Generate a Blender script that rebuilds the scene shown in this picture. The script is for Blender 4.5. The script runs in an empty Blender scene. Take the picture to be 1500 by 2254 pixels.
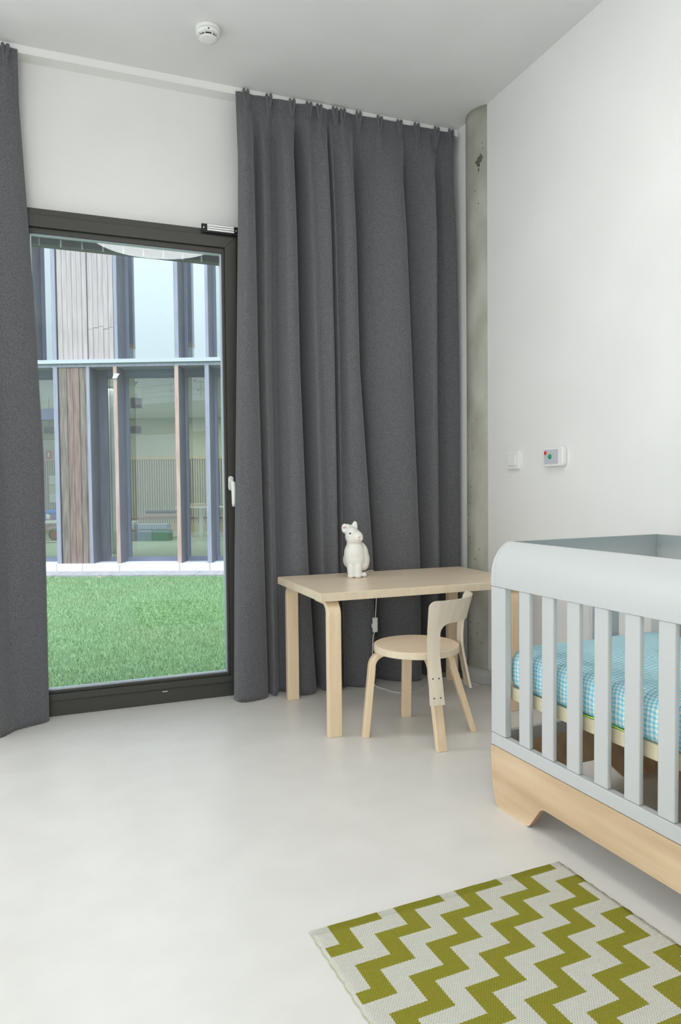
import bpy, bmesh, math, random
import numpy as np
from mathutils import Vector, Matrix
random.seed(3); rng = np.random.default_rng(3)
S = bpy.context.scene
COL = S.collection
R = math.radians

# ------------------------------------------------------------------ camera
yaw, pit, rol, FPX, CAMH = 0.37441, 0.0369, -0.01, 1590.0, 1.15
fw = Vector((math.sin(yaw)*math.cos(pit), math.cos(yaw)*math.cos(pit), -math.sin(pit)))
rt = Vector((math.cos(yaw), -math.sin(yaw), 0)); up = rt.cross(fw)
r2 = rt*math.cos(rol) + up*math.sin(rol); u2 = -rt*math.sin(rol) + up*math.cos(rol)
cd = bpy.data.cameras.new('camera'); cam = bpy.data.objects.new('camera', cd); COL.objects.link(cam)
m = Matrix((r2, u2, -fw)).transposed().to_4x4(); m.translation = (0, 0, CAMH); cam.matrix_world = m
cd.sensor_fit = 'HORIZONTAL'; cd.sensor_width = 36; cd.lens = FPX/1500*36; cd.clip_start = .02; cd.clip_end = 200
S.camera = cam

# ------------------------------------------------------------------ world: overcast sky
W = bpy.data.worlds.new('overcast_sky'); S.world = W; W.use_nodes = True
nt = W.node_tree; nt.nodes.clear()
wo = nt.nodes.new('ShaderNodeOutputWorld'); bg = nt.nodes.new('ShaderNodeBackground')
tc = nt.nodes.new('ShaderNodeTexCoord'); sp = nt.nodes.new('ShaderNodeSeparateXYZ')
mr = nt.nodes.new('ShaderNodeMapRange'); mr.inputs['From Min'].default_value = -.05; mr.inputs['From Max'].default_value = .9
cr = nt.nodes.new('ShaderNodeMix'); cr.data_type = 'RGBA'
cr.inputs['A'].default_value = (.80, .88, .94, 1); cr.inputs['B'].default_value = (.88, .91, 1.0, 1)
mr2 = nt.nodes.new('ShaderNodeMapRange'); mr2.inputs['To Min'].default_value = 1.6; mr2.inputs['To Max'].default_value = 5.8
nt.links.new(tc.outputs['Generated'], sp.inputs[0]); nt.links.new(sp.outputs['Z'], mr.inputs['Value'])
pw = nt.nodes.new('ShaderNodeMath'); pw.operation = 'POWER'; pw.inputs[1].default_value = 1.5
nt.links.new(mr.outputs[0], cr.inputs['Factor']); nt.links.new(mr.outputs[0], pw.inputs[0]); nt.links.new(pw.outputs[0], mr2.inputs['Value'])
nt.links.new(cr.outputs['Result'], bg.inputs['Color']); nt.links.new(mr2.outputs[0], bg.inputs['Strength'])
nt.links.new(bg.outputs[0], wo.inputs[0])

# ------------------------------------------------------------------ area lights / exposure
def area(name, loc, rot, sx, sy, power, col=(1, 1, 1)):
    d = bpy.data.lights.new(name, 'AREA'); d.shape = 'RECTANGLE'; d.size = sx; d.size_y = sy; d.energy = power; d.color = col
    o = bpy.data.objects.new(name, d); COL.objects.link(o); o.location = loc; o.rotation_euler = rot; return o
# fill lights added to brighten the room, set at unseen added windows
area('fill_light_side', (-3.16, .4, 1.5), (0, R(-90), 0), 2.2, 4.4, 14, (.96, .98, 1.0))
area('fill_light_back', (-1.5, -2.66, 1.55), (R(90), 0, 0), 2.2, 2.1, 72, (.96, .98, 1.0))  # added fill from behind the camera
area('fill_light_front', (-2.0, 3.86, 1.45), (R(-90), 0, 0), 1.5, 2.0, 92, (.93, .97, 1.0))  # extra fill added at the front left, out of view
LAMP_EMIT = 6.5          # round ceiling lamp of the room (seen reflected in the door pane)
HALL_POWER = 330
S.view_settings.view_transform = 'Standard'; S.view_settings.look = 'None'
S.view_settings.exposure = 0; S.view_settings.gamma = 1; S.view_settings.use_curve_mapping = False
S.cycles.max_bounces = 10; S.cycles.transparent_max_bounces = 24; S.cycles.diffuse_bounces = 6; S.cycles.glossy_bounces = 4
S.cycles.use_denoising = True; S.cycles.sample_clamp_indirect = 6

# ------------------------------------------------------------------ materials
MAT = {}
def mat(name, col, rough=.6, metal=0, spec=.5, **kw):
    if name in MAT: return MAT[name]
    mm = bpy.data.materials.new(name); mm.use_nodes = True; MAT[name] = mm
    n = mm.node_tree; b = n.nodes['Principled BSDF']
    b.inputs['Base Color'].default_value = (*col, 1); b.inputs['Roughness'].default_value = rough
    b.inputs['Metallic'].default_value = metal; b.inputs['Specular IOR Level'].default_value = spec
    for k, v in kw.items(): b.inputs[k.replace('_', ' ')].default_value = v
    return mm
def nd(n, t, **kw):
    x = n.nodes.new(t)
    for k, v in kw.items():
        if hasattr(x, k) and k not in x.inputs: setattr(x, k, v)
        else: x.inputs[k].default_value = v
    return x
def noisy(name, c1, c2, scale=(1, 1, 1), nscale=10, detail=4, rough=.6, bump=0, bscale=None, spec=.5, lo=.35, hi=.65, dist=.002):
    if name in MAT: return MAT[name]
    mm = mat(name, c1, rough, spec=spec); n = mm.node_tree; b = n.nodes['Principled BSDF']
    t = nd(n, 'ShaderNodeTexCoord'); mp = nd(n, 'ShaderNodeMapping'); mp.inputs['Scale'].default_value = scale
    ns = nd(n, 'ShaderNodeTexNoise'); ns.inputs['Scale'].default_value = nscale; ns.inputs['Detail'].default_value = detail
    rp = nd(n, 'ShaderNodeValToRGB'); rp.color_ramp.elements[0].position = lo; rp.color_ramp.elements[1].position = hi
    rp.color_ramp.elements[0].color = (*c1, 1); rp.color_ramp.elements[1].color = (*c2, 1)
    n.links.new(t.outputs['Object'], mp.inputs[0]); n.links.new(mp.outputs[0], ns.inputs['Vector'])
    n.links.new(ns.outputs['Fac'], rp.inputs[0]); n.links.new(rp.outputs[0], b.inputs['Base Color'])
    if bump:
        bn = nd(n, 'ShaderNodeBump'); bn.inputs['Strength'].default_value = bump; bn.inputs['Distance'].default_value = dist
        src = ns
        if bscale:
            src = nd(n, 'ShaderNodeTexNoise'); src.inputs['Scale'].default_value = bscale; src.inputs['Detail'].default_value = 3
            n.links.new(mp.outputs[0], src.inputs['Vector'])
        n.links.new(src.outputs['Fac'], bn.inputs['Height']); n.links.new(bn.outputs[0], b.inputs['Normal'])
    return mm
M_wall = noisy('white_wall_paint', (.745, .735, .715), (.775, .765, .745), nscale=2.5, rough=.75, bump=.05, bscale=220, spec=.3)
M_ceil = noisy('ceiling_paint', (.735, .735, .72), (.765, .765, .75), nscale=3, rough=.85, bump=.06, bscale=160, spec=.2)
M_bulk = mat('bulkhead_paint', (.80, .80, .77), .7)
def floor_mat():
    mm = noisy('pale_linoleum', (.68, .66, .625), (.715, .695, .66), nscale=6, detail=6, rough=.34, bump=.03, bscale=300, spec=.45)
    return mm
M_floor = floor_mat()
M_conc = noisy('raw_concrete', (.30, .29, .24), (.42, .41, .355), scale=(1, 1, .5), nscale=7, detail=8, rough=.8, bump=.25, bscale=40, dist=.003)
M_skirt = mat('grey_vinyl_skirting', (.42, .42, .40), .5)
M_frame = mat('anthracite_aluminium', (.042, .041, .034), .5, spec=.5)
M_frame2 = mat('anthracite_gasket', (.015, .015, .013), .5)
M_spacer = mat('aluminium_spacer', (.55, .60, .66), .35, .6)
M_white = mat('white_plastic', (.78, .78, .75), .35)
M_lacq = mat('white_lacquer', (.50, .508, .50), .42)
M_black = mat('black_plastic', (.012, .012, .013), .5, spec=.3)
M_dark = mat('dark_recess', (.01, .01, .01), .8)
M_steel = mat('brushed_steel', (.55, .55, .54), .35, .9)
def wood(name, c1, c2, scale, ns=6, rough=.4, bump=.04):
    return noisy(name, c1, c2, scale=scale, nscale=ns, detail=6, rough=rough, bump=bump, lo=.3, hi=.7)
M_birch_top = wood('birch_top', (.78, .64, .47), (.83, .69, .52), (.5, 8, 8), 5, .32)
M_birch_edge = wood('birch_edge', (.66, .55, .40), (.73, .62, .46), (2, 2, 1), 14, .4)
M_birch_leg = wood('birch_leg', (.74, .565, .37), (.81, .645, .45), (10, 10, .6), 5, .4)
M_birch_seat = wood('birch_seat', (.78, .62, .46), (.83, .67, .51), (1, 7, 5), 5, .38)
M_birch_back = wood('birch_back', (.66, .58, .45), (.74, .66, .53), (7, 7, .5), 5, .38)
M_maple = noisy('maple_panel', (.47, .315, .18), (.71, .535, .35), scale=(9, .7, 6), nscale=2.2, detail=7, rough=.4, bump=.03, lo=.25, hi=.7)
M_maple_edge = wood('maple_edge', (.40, .22, .11), (.50, .30, .16), (3, 3, 1), 8)
M_ply = wood('mattress_board_ply', (.62, .55, .38), (.68, .61, .44), (4, .5, 6), 6)
def curtain_mat():
    mm = mat('grey_wool_fabric', (.1, .1, .11), .95, spec=.15); n = mm.node_tree; b = n.nodes['Principled BSDF']
    t = nd(n, 'ShaderNodeTexCoord')
    a = nd(n, 'ShaderNodeTexNoise'); a.inputs['Scale'].default_value = 460; a.inputs['Detail'].default_value = 2
    c = nd(n, 'ShaderNodeTexNoise'); c.inputs['Scale'].default_value = 5
    rp = nd(n, 'ShaderNodeValToRGB'); e = rp.color_ramp.elements
    e[0].position = .36; e[1].position = .66; e[0].color = (.055, .055, .060, 1); e[1].color = (.19, .188, .197, 1)
    bn = nd(n, 'ShaderNodeBump'); bn.inputs['Strength'].default_value = .35; bn.inputs['Distance'].default_value = .001
    n.links.new(t.outputs['Object'], a.inputs['Vector']); n.links.new(a.outputs['Fac'], rp.inputs[0])
    n.links.new(rp.outputs[0], b.inputs['Base Color']); n.links.new(a.outputs['Fac'], bn.inputs['Height']); n.links.new(bn.outputs[0], b.inputs['Normal'])
    b.inputs['Sheen Weight'].default_value = .25; b.inputs['Sheen Roughness'].default_value = .5
    return mm
M_curt = curtain_mat()
def glass_mat(name, tint, refl):
    mm = bpy.data.materials.new(name); mm.use_nodes = True; n = mm.node_tree; n.nodes.clear()
    o = nd(n, 'ShaderNodeOutputMaterial'); mx = nd(n, 'ShaderNodeMixShader'); tr = nd(n, 'ShaderNodeBsdfTransparent'); gl = nd(n, 'ShaderNodeBsdfGlossy')
    tr.inputs[0].default_value = (*tint, 1); gl.inputs['Roughness'].default_value = 0; gl.inputs[0].default_value = (.95, .98, 1, 1)
    fr = nd(n, 'ShaderNodeFresnel'); fr.inputs[0].default_value = 1.5
    ad = nd(n, 'ShaderNodeMath'); ad.operation = 'ADD'; ad.inputs[1].default_value = refl; ad.use_clamp = True
    n.links.new(fr.outputs[0], ad.inputs[0]); n.links.new(ad.outputs[0], mx.inputs[0]); n.links.new(tr.outputs[0], mx.inputs[1]); n.links.new(gl.outputs[0], mx.inputs[2]); n.links.new(mx.outputs[0], o.inputs[0])
    return mm
M_glass = glass_mat('door_pane_glass', (.93, .97, .98), .015)
M_fglass = glass_mat('coated_facade_glass', (.665, .69, .685), .035)

# ------------------------------------------------------------------ mesh helpers
def link(name, bm, material, parent=None, smooth=False, bevel=0, seg=2):
    me = bpy.data.meshes.new(name); bmesh.ops.recalc_face_normals(bm, faces=bm.faces[:]); bm.to_mesh(me); bm.free()
    o = bpy.data.objects.new(name, me); COL.objects.link(o)
    for mm in (material if isinstance(material, (list, tuple)) else [material]): me.materials.append(mm)
    if smooth: me.shade_smooth()
    if parent is not None: o.parent = parent
    if bevel:
        b = o.modifiers.new('bevel', 'BEVEL'); b.width = bevel; b.segments = seg; b.limit_method = 'ANGLE'; b.angle_limit = R(35)
        me.shade_smooth(); 
        w = o.modifiers.new('wn', 'WEIGHTED_NORMAL')
    return o
def tag(o, label, cat, group=None):
    o['label'] = label; o['category'] = cat
    if group: o['group'] = group
    return o
def thing(name, label, cat, loc=(0, 0, 0), rz=0, group=None):
    o = bpy.data.objects.new(name, None); COL.objects.link(o); o.location = loc; o.rotation_euler = (0, 0, rz); o.empty_display_size = .1
    return tag(o, label, cat, group)
def struct(o): o['kind'] = 'structure'; return o
def stuff(o): o['kind'] = 'stuff'; return o
def box(bm, x0, x1, y0, y1, z0, z1):
    v = [bm.verts.new(p) for p in ((x0, y0, z0), (x1, y0, z0), (x1, y1, z0), (x0, y1, z0), (x0, y0, z1), (x1, y0, z1), (x1, y1, z1), (x0, y1, z1))]
    for f in ((0, 3, 2, 1), (4, 5, 6, 7), (0, 1, 5, 4), (1, 2, 6, 5), (2, 3, 7, 6), (3, 0, 4, 7)): bm.faces.new([v[i] for i in f])
    return bm
def B(*a): return box(bmesh.new(), *a)
def loft(bm, rings, closed=True, caps=True):
    vs = [[bm.verts.new(p) for p in r] for r in rings]; n = len(rings[0])
    for a, b in zip(vs, vs[1:]):
        for i in range(n if closed else n-1): bm.faces.new((a[i], a[(i+1) % n], b[(i+1) % n], b[i]))
    if caps:
        bm.faces.new(vs[0][::-1]); bm.faces.new(vs[-1])
    return bm
def tube(bm, pts, rad, n=8, caps=True):
    pts = [Vector(p) for p in pts]; rings = []; rr = rad if isinstance(rad, (list, tuple)) else [rad]*len(pts)
    prev = None
    for i, p in enumerate(pts):
        t = (pts[min(i+1, len(pts)-1)]-pts[max(i-1, 0)]).normalized()
        a = prev if prev is not None else (Vector((0, 0, 1)) if abs(t.z) < .9 else Vector((1, 0, 0)))
        a = (a - t*a.dot(t)).normalized(); b = t.cross(a); prev = a
        rings.append([p + (a*math.cos(k*2*math.pi/n)+b*math.sin(k*2*math.pi/n))*rr[i] for k in range(n)])
    return loft(bm, rings, True, caps)
def cyl(bm, c, r, z0, z1, n=32, r1=None):
    r1 = r if r1 is None else r1
    return loft(bm, [[(c[0]+q*math.cos(k*2*math.pi/n), c[1]+q*math.sin(k*2*math.pi/n), z) for k in range(n)] for q, z in ((r, z0), (r1, z1))])
def lathe(bm, prof, c=(0, 0, 0), n=40):
    return loft(bm, [[(c[0]+q*math.cos(k*2*math.pi/n), c[1]+q*math.sin(k*2*math.pi/n), c[2]+z) for k in range(n)] for q, z in prof])
def prism(bm, poly, axis, a0, a1):
    f = {'x': lambda p, a: (a, p[0], p[1]), 'y': lambda p, a: (p[0], a, p[1]), 'z': lambda p, a: (p[0], p[1], a)}[axis]
    return loft(bm, [[f(p, a) for p in poly] for a in (a0, a1)])
def rrect(x0, x1, y0, y1, r, n=5):
    out = []
    for cx, cy, a0 in ((x1-r, y1-r, 0), (x0+r, y1-r, 90), (x0+r, y0+r, 180), (x1-r, y0+r, 270)):
        for i in range(n+1):
            a = R(a0+90*i/n); out.append((cx+r*math.cos(a), cy+r*math.sin(a)))
    return out
def ell(bm, c, r, n=16, rot=None):
    mtx = Matrix.Translation(c) @ (rot.to_4x4() if rot is not None else Matrix()) @ Matrix.Diagonal((*r, 1))
    bmesh.ops.create_uvsphere(bm, u_segments=n*2, v_segments=n, radius=1, matrix=mtx); return bm
def cat_rom(P, per):
    P = np.array(P, float); Q = np.vstack([2*P[0]-P[1], P, 2*P[-1]-P[-2]]); out = []
    for i in range(1, len(Q)-2):
        for k in range(per):
            t = k/per; a, b, c, d = Q[i-1], Q[i], Q[i+1], Q[i+2]
            out.append(.5*((2*b)+(-a+c)*t+(2*a-5*b+4*c-d)*t*t+(-a+3*b-3*c+d)*t**3))
    out.append(P[-1]); return np.array(out)

# ------------------------------------------------------------------ the room
XR, XL, YF, YB, ZC = 2.30, -3.2, 3.94, -2.7, 3.28
fl = struct(link('floor', B(XL-.3, XR+.3, YB-.3, YF+.08, -.12, 0), M_floor))
ce = struct(link('ceiling', B(XL-.3, XR+.3, YB-.3, YF+.3, ZC, ZC+.15), M_ceil))
DX0, DX1, DZ = -.215, .97, 2.523
bm = bmesh.new(); box(bm, XL-.3, -2.8, YF, YF+.3, -.12, ZC); box(bm, -1.2, DX0, YF, YF+.3, -.12, ZC); box(bm, -2.8, -1.2, YF, YF+.3, DZ, ZC); box(bm, DX1, XR+.3, YF, YF+.3, -.12, ZC); box(bm, DX0, DX1, YF, YF+.3, DZ, ZC)
wf = struct(link('wall_front', bm, M_wall))
bm = bmesh.new()
for a in ((-2.8, -2.72, 3.96, 4.05, 0, DZ), (-1.28, -1.2, 3.96, 4.05, 0, DZ), (-2.72, -1.28, 3.96, 4.05, 0, .1), (-2.72, -1.28, 3.96, 4.05, DZ-.1, DZ)): box(bm, *a)
w1 = struct(link('added_window_1', bm, M_frame)); link('pane', B(-2.72, -1.28, 4.0, 4.006, .1, DZ-.1), M_glass, w1)  # unseen window added to go with the front fill light
bm = bmesh.new(); box(bm, XR, XR+.3, YB-.3, YF, 0, ZC)
struct(link('wall_right', bm, M_wall))
bm = bmesh.new()
for a in ((XL, -2.70, 0, ZC), (-.30, XR, 0, ZC), (-2.70, -.30, 0, .45), (-2.70, -.30, 2.65, ZC)): box(bm, a[0], a[1], YB-.3, YB, a[2], a[3])
struct(link('wall_back', bm, M_wall))
bm = bmesh.new()
for a in ((-2.70, -2.64, .45, 2.65), (-.36, -.30, .45, 2.65), (-2.64, -.36, .45, .51), (-2.64, -.36, 2.59, 2.65)): box(bm, a[0], a[1], YB-.2, YB-.12, a[2], a[3])
w3 = struct(link('added_window_3', bm, M_frame)); link('pane', B(-2.64, -.36, YB-.165, YB-.155, .51, 2.59), M_glass, w3)  # out-of-view opening added for the back fill
WY0, WY1, WZ0, WZ1 = -1.9, 2.7, .35, 2.65
bm = bmesh.new(); box(bm, XL-.3, XL, YB-.3, WY0, 0, ZC); box(bm, XL-.3, XL, WY1, YF, 0, ZC); box(bm, XL-.3, XL, WY0, WY1, 0, WZ0); box(bm, XL-.3, XL, WY0, WY1, WZ1, ZC)
struct(link('wall_left', bm, M_wall))
bm = bmesh.new()
for a in ((WY0, WY0+.06, WZ0, WZ1), (WY1-.06, WY1, WZ0, WZ1), (WY0, WY1, WZ0, WZ0+.06), (WY0, WY1, WZ1-.06, WZ1)): box(bm, XL-.2, XL-.12, *a)
w2 = struct(link('added_window_2', bm, M_frame))  # window put in out of view for the side fill
link('pane', B(XL-.165, XL-.155, WY0+.06, WY1-.06, WZ0+.06, WZ1-.06), M_glass, w2)
struct(link('trim_1', B(XL, XR, 3.86, YF, 3.242, ZC), M_bulk))      # boxed-in curtain pelmet along the window wall
struct(link('baseboard_right', B(XR-.012, XR, YB, 3.50, 0, .08), M_skirt))
# concrete column engaged in the right wall
CC = (2.403, 3.649); CRr = .15
col = thing('concrete_column', 'round raw concrete column standing half out of the right wall', 'column', (CC[0], CC[1], 0))
bm = bmesh.new()
n = 96; rows = 60
grid = []
for j in range(rows+1):
    z = ZC*j/rows; ring = []
    for k in range(n):
        a = 2*math.pi*k/n; r_ = CRr + .0006*math.sin(a*3+z*2)
        ring.append((r_*math.cos(a), r_*math.sin(a), z))
    grid.append(ring)
loft(bm, grid)
link('shaft', bm, M_conc, col, smooth=True)
def dir_on_col(deg, z, dr=0): return Vector(((CRr+dr)*math.cos(R(deg)), (CRr+dr)*math.sin(R(deg)), z))
def blob(bm, c, r, seed, n=8):
    rr = random.Random(seed); g0 = len(bm.verts)
    ell(bm, c, r, n)
    bm.verts.ensure_lookup_table()
    for v in bm.verts[g0:]:
        v.co += (v.co-Vector(c))*rr.uniform(-.25, .25)
bm = bmesh.new()
for dg, z, rx, rz, sd in ((205, 2.972, .014, .016, 1), (210, 2.985, .020, .016, 2), (213, 3.0, .010, .008, 3), (208, 2.955, .012, .009, 4), (207, 2.93, .007, .010, 5)):
    c = dir_on_col(dg, z, .001); blob(bm, c, (rx*.6, rx*.6, rz), sd)
link('chipped_pit', bm, noisy('broken_concrete', (.035, .035, .03), (.20, .19, .17), nscale=90, rough=.9, bump=.5, bscale=120), col)
bm = bmesh.new()
for i in range(46):
    dg = random.uniform(158, 225); z = random.uniform(.15, 3.1); s = random.uniform(.0012, .0034)
    ell(bm, dir_on_col(dg, z, -.0008), (s, s, s*random.uniform(.8, 1.6)), 4)
stuff(link('air_hole', bm, M_dark, col))
link('coved_base', lathe(bmesh.new(), [(CRr+.045, 0), (CRr+.043, .012), (CRr+.022, .028), (CRr+.014, .05), (CRr+.014, .078), (CRr, .079)], n=64), M_skirt, col, smooth=True)

# ------------------------------------------------------------------ glazed door / window in the front wall
d1 = thing('door_1', 'dark grey framed glazed garden door between the two grey curtains', 'door', (.38, 3.88, 0)); struct(d1)
def dbox(x0, x1, y0, y1, z0, z1): return B(x0-.38, x1-.38, y0-3.88, y1-3.88, z0, z1)
bm = bmesh.new()
for a in ((DX0, DX1, 3.885, 4.02, 0, .078), (DX0, DX1, 3.885, 4.02, 2.49, DZ), (DX0, -.185, 3.885, 4.02, .078, 2.49), (.935, DX1, 3.885, 4.02, .078, 2.49)): box(bm, a[0]-.38, a[1]-.38, a[2]-3.88, a[3]-3.88, a[4], a[5])
link('frame', bm, M_frame, d1, bevel=.002)
G = (-.09, .851, .133, 2.40)   # glass
bm = bmesh.new()
SX0, SX1, SZ0, SZ1 = -.182, .932, .081, 2.487
# mitred sash as four prisms
def sash(o, i, y0, y1):
    (ox0, ox1, oz0, oz1), (ix0, ix1, iz0, iz1) = o, i
    for q in (((ox0, oz0), (ox1, oz0), (ix1, iz0), (ix0, iz0)), ((ox1, oz0), (ox1, oz1), (ix1, iz1), (ix1, iz0)), ((ox1, oz1), (ox0, oz1), (ix0, iz1), (ix1, iz1)), ((ox0, oz1), (ox0, oz0), (ix0, iz0), (ix0, iz1))):
        prism(bm, [(p[0]-.38, p[1]) for p in q], 'y', y0-3.88, y1-3.88)
sash((SX0, SX1, SZ0, SZ1), (-.108, .869, .115, 2.43), 3.872, 3.96)
link('sash', bm, M_frame, d1, bevel=.0015)
bm = bmesh.new(); sash((-.107, .868, .116, 2.429), (-.094, .855, .129, 2.404), 3.888, 3.955)
link('glazing_bead', bm, M_frame, d1, bevel=.001)
bm = bmesh.new(); sash((-.095, .856, .128, 2.405), (-.088, .849, .136, 2.399), 3.903, 3.93)
link('spacer_bar', bm, M_spacer, d1)
link('pane', dbox(-.096, .857, 3.914, 3.918, .127, 2.406), M_glass, d1)
link('threshold', dbox(DX0, DX1, 4.02, 4.10, -.06, .03), M_frame, d1, bevel=.003)
# handle
bm = prism(bmesh.new(), [(x-.38, z) for x, z in rrect(.868, .896, 1.128, 1.206, .0135)], 'y', -.02, -.008)
hp = link('handle', bm, M_white, d1, bevel=.002)
bm = tube(bmesh.new(), [(.502, -.02, 1.175), (.502, -.05, 1.175), (.503, -.062, 1.168), (.504, -.066, 1.14), (.505, -.064, 1.06), (.505, -.06, 1.043)], [.009, .009, .012, .0125, .011, .008], 12)
link('lever', bm, M_white, hp, smooth=True)
# trickle vent at the top right corner
tv = link('trickle_vent', dbox(.745, .942, 3.862, 3.873, 2.496, 2.542), M_black, d1, bevel=.003)
for k in range(3):
    z = 2.507+k*.0115
    link('vent_slat', dbox(.775, .918, 3.857, 3.863, z, z+.0078), mat('bright_vent_slat', (.85, .85, .84), .3), tv)
for x in (.757, .931): link('screw', cyl(bmesh.new(), (x-.38, -.0185), .004, 2.516, 2.524, 10), M_steel, tv)
# small paint chip on the bottom rail
link('paint_chip', dbox(.50, .527, 3.884, 3.8855, .062, .066), M_white, d1)
# external blind stack over the door, with white clips
eb = thing('external_blind', 'dark folded outdoor blind with white clips above the door pane', 'blind', (.38, 4.06, 2.40))
link('headbox', B(-.60, .60, -.03, .05, .035, .13), mat('teal_grey_metal', (.10, .15, .15), .5), eb, bevel=.003)
link('blind_stack', B(-.58, .58, -.025, .035, -.003, .034), mat('dark_slat_metal', (.05, .06, .06), .6), eb)
for k in range(10):
    x = -.434+k*.1035
    link('clip', B(x-.0035, x+.0035, -.032, -.026, -.01, .026), M_white, eb)

# ------------------------------------------------------------------ curtains
def curtain(name, label, feats, zs, base, pleats, zt=3.252, per=12, group='grey curtains'):
    root = thing(name, label, 'curtain', (0, 0, 0), 0, group)
    rowsz = [0.004, .03, .1] + list(np.linspace(.2, 3.0, 34)) + [3.05, 3.09, 3.12, 3.15, 3.18, 3.21, 3.235, zt]
    zs = np.array(zs[::-1]); rings = []
    F = np.array([f_[:-1][::-1] for f_ in feats]); D = np.array([f_[-1] for f_ in feats])
    def row(z):
        zz = min(max(z, zs[0]), zs[-1])
        X = np.array([np.interp(zz, zs, r_) for r_ in F])
        amp = np.interp(z, [0, .5, 2.4, 2.9, 3.08, 3.17], [1.04, 1.0, .98, .85, .45, .08])
        P = cat_rom(np.column_stack([X, base(z, X) - D*amp]), per)
        return P
    bm = bmesh.new()
    for z in rowsz:
        P = row(z)
        hw = float(np.clip((z-3.0)/.16, 0, 1))
        y = P[:, 1].copy()
        for px in pleats:
            near = np.exp(-((P[:, 0]-px)/.013)**2)
            y -= near*.016*hw
        # keep header x monotone
        x = P[:, 0]*(1-hw) + np.maximum.accumulate(P[:, 0])*hw
        zz = z
        rings.append([(x[i], y[i], zz + (.004*math.sin(x[i]*23) if z < .01 else 0)) for i in range(len(x))])
    loft(bm, rings, closed=False, caps=False)
    c = link('fabric', bm, M_curt, root, smooth=True)
    so = c.modifiers.new('solid', 'SOLIDIFY'); so.thickness = .003; so.offset = 0
    for px in pleats:
        yb = float(base(3.2, np.array([px]))[0]) - .012
        bm = bmesh.new(); jt = random.uniform(-.003, .003)
        for s in (-1, 1):
            yo = .002
            pts = [(px+s*.011+jt, yb-yo+.002, 3.262+random.uniform(-.003, .008)), (px+s*.011+jt, yb-yo-.004, 3.255), (px+s*.0105+jt, yb-yo-.006, 3.23), (px+s*.007, yb-yo-.009, 3.195), (px+s*.004, yb-yo-.008, 3.168), (px+s*.004, yb-yo+.004, 3.145), (px+s*.005, yb-yo+.016, 3.12)]
            tube(bm, pts, [.004, .0085, .0092, .0080, .0065, .0065, .004], 10)
        link('pinch_pleat', bm, M_curt, root, smooth=True)
    return root
FE = [(.936,.909,.88,.866,.02),(.964,.94,.916,.898,.09),(1.006,1.009,1.024,1.03,.06),(1.036,1.04,1.056,1.07,.0),(1.075,1.067,1.083,1.089,.045),(1.138,1.134,1.136,1.142,.003),(1.179,1.181,1.198,1.222,.085),(1.233,1.244,1.276,1.314,.07),(1.268,1.281,1.314,1.352,-.02),(1.281,1.297,1.325,1.359,0),(1.319,1.338,1.358,1.383,.07),(1.356,1.385,1.405,1.431,.055),(1.429,1.443,1.451,1.467,.08),(1.464,1.481,1.491,1.506,0),(1.463,1.478,1.487,1.496,.05),(1.486,1.501,1.51,1.52,.025),(1.53,1.535,1.576,1.603,.075),(1.581,1.599,1.667,1.678,.065),(1.623,1.647,1.715,1.73,-.01),(1.672,1.679,1.74,1.789,.02),(1.771,1.797,1.842,1.873,.065),(1.885,1.924,1.964,1.972,.07),(1.941,1.981,2.023,2.03,-.015),(1.97,2.009,2.03,2.045,.01),(2.078,2.071,2.074,2.08,.05),(2.109,2.103,2.108,2.108,.05),(2.149,2.143,2.148,2.152,0),(2.188,2.202,2.216,2.213,.02),(2.251,2.272,2.272,2.272,.01)]
FE = [(*f_[:4], f_[4]*(.93 if f_[4] > .03 else 1) - ((.055 if f_[0] > 1.2 and f_[4] <= .01 else .03) if f_[4] < .025 and 0 < i_ < 28 else (.008 if .025 <= f_[4] < .035 else 0))) for i_, f_ in enumerate(FE)]
base_r = lambda z, X: np.interp(z, [0, 2.6, 3.26], [3.815, 3.82, 3.852]) + 0*X
curtain('curtain', 'wide charcoal grey pleated curtain right of the door, behind the birch table', FE, [2.886, 1.817, .73, .02], base_r, [.991, 1.111, 1.243, 1.341, 1.404, 1.499, 1.541, 1.639, 1.769, 1.896, 2.008, 2.139, 2.24])
# left curtain: (x at z 3.0, 2.2, 1.3, 0.0), depth
FL = [(-1.05,-1.05,-1.05,-1.05,.0),(-1.0,-1.0,-1.0,-1.0,.07),(-.93,-.93,-.93,-.93,.0),(-.87,-.87,-.87,-.86,.08),(-.80,-.80,-.80,-.80,0),(-.74,-.74,-.74,-.74,.07),(-.66,-.66,-.66,-.66,.0),(-.59,-.59,-.59,-.59,.08),(-.52,-.51,-.50,-.50,.01),(-.45,-.44,-.42,-.42,.06),(-.37,-.36,-.35,-.36,.07),(-.30,-.29,-.28,-.27,.10),(-.24,-.24,-.23,-.21,.055),(-.20,-.19,-.165,-.157,.045),(-.165,-.14,-.11,-.10,.03),(-.142,-.104,-.068,-.068,.008),(-.126,-.088,-.056,-.060,-.012)]
def base_l(z, X):
    b = np.interp(z, [0, 1.5, 3.26], [3.815, 3.825, 3.852])
    return b - np.interp(z, [0, 1.2, 2.6], [.07, .03, 0])*np.clip((-.12-X)/.15, 0, 1)*np.clip((X+.9)/.4, 0, 1)
curtain('curtain', 'charcoal grey pleated curtain at the left edge of the photo, left of the door', FL, [3.0, 2.2, 1.3, .0], base_l, [-.18, -.31, -.45, -.58, -.72, -.86, -.99])

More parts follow.
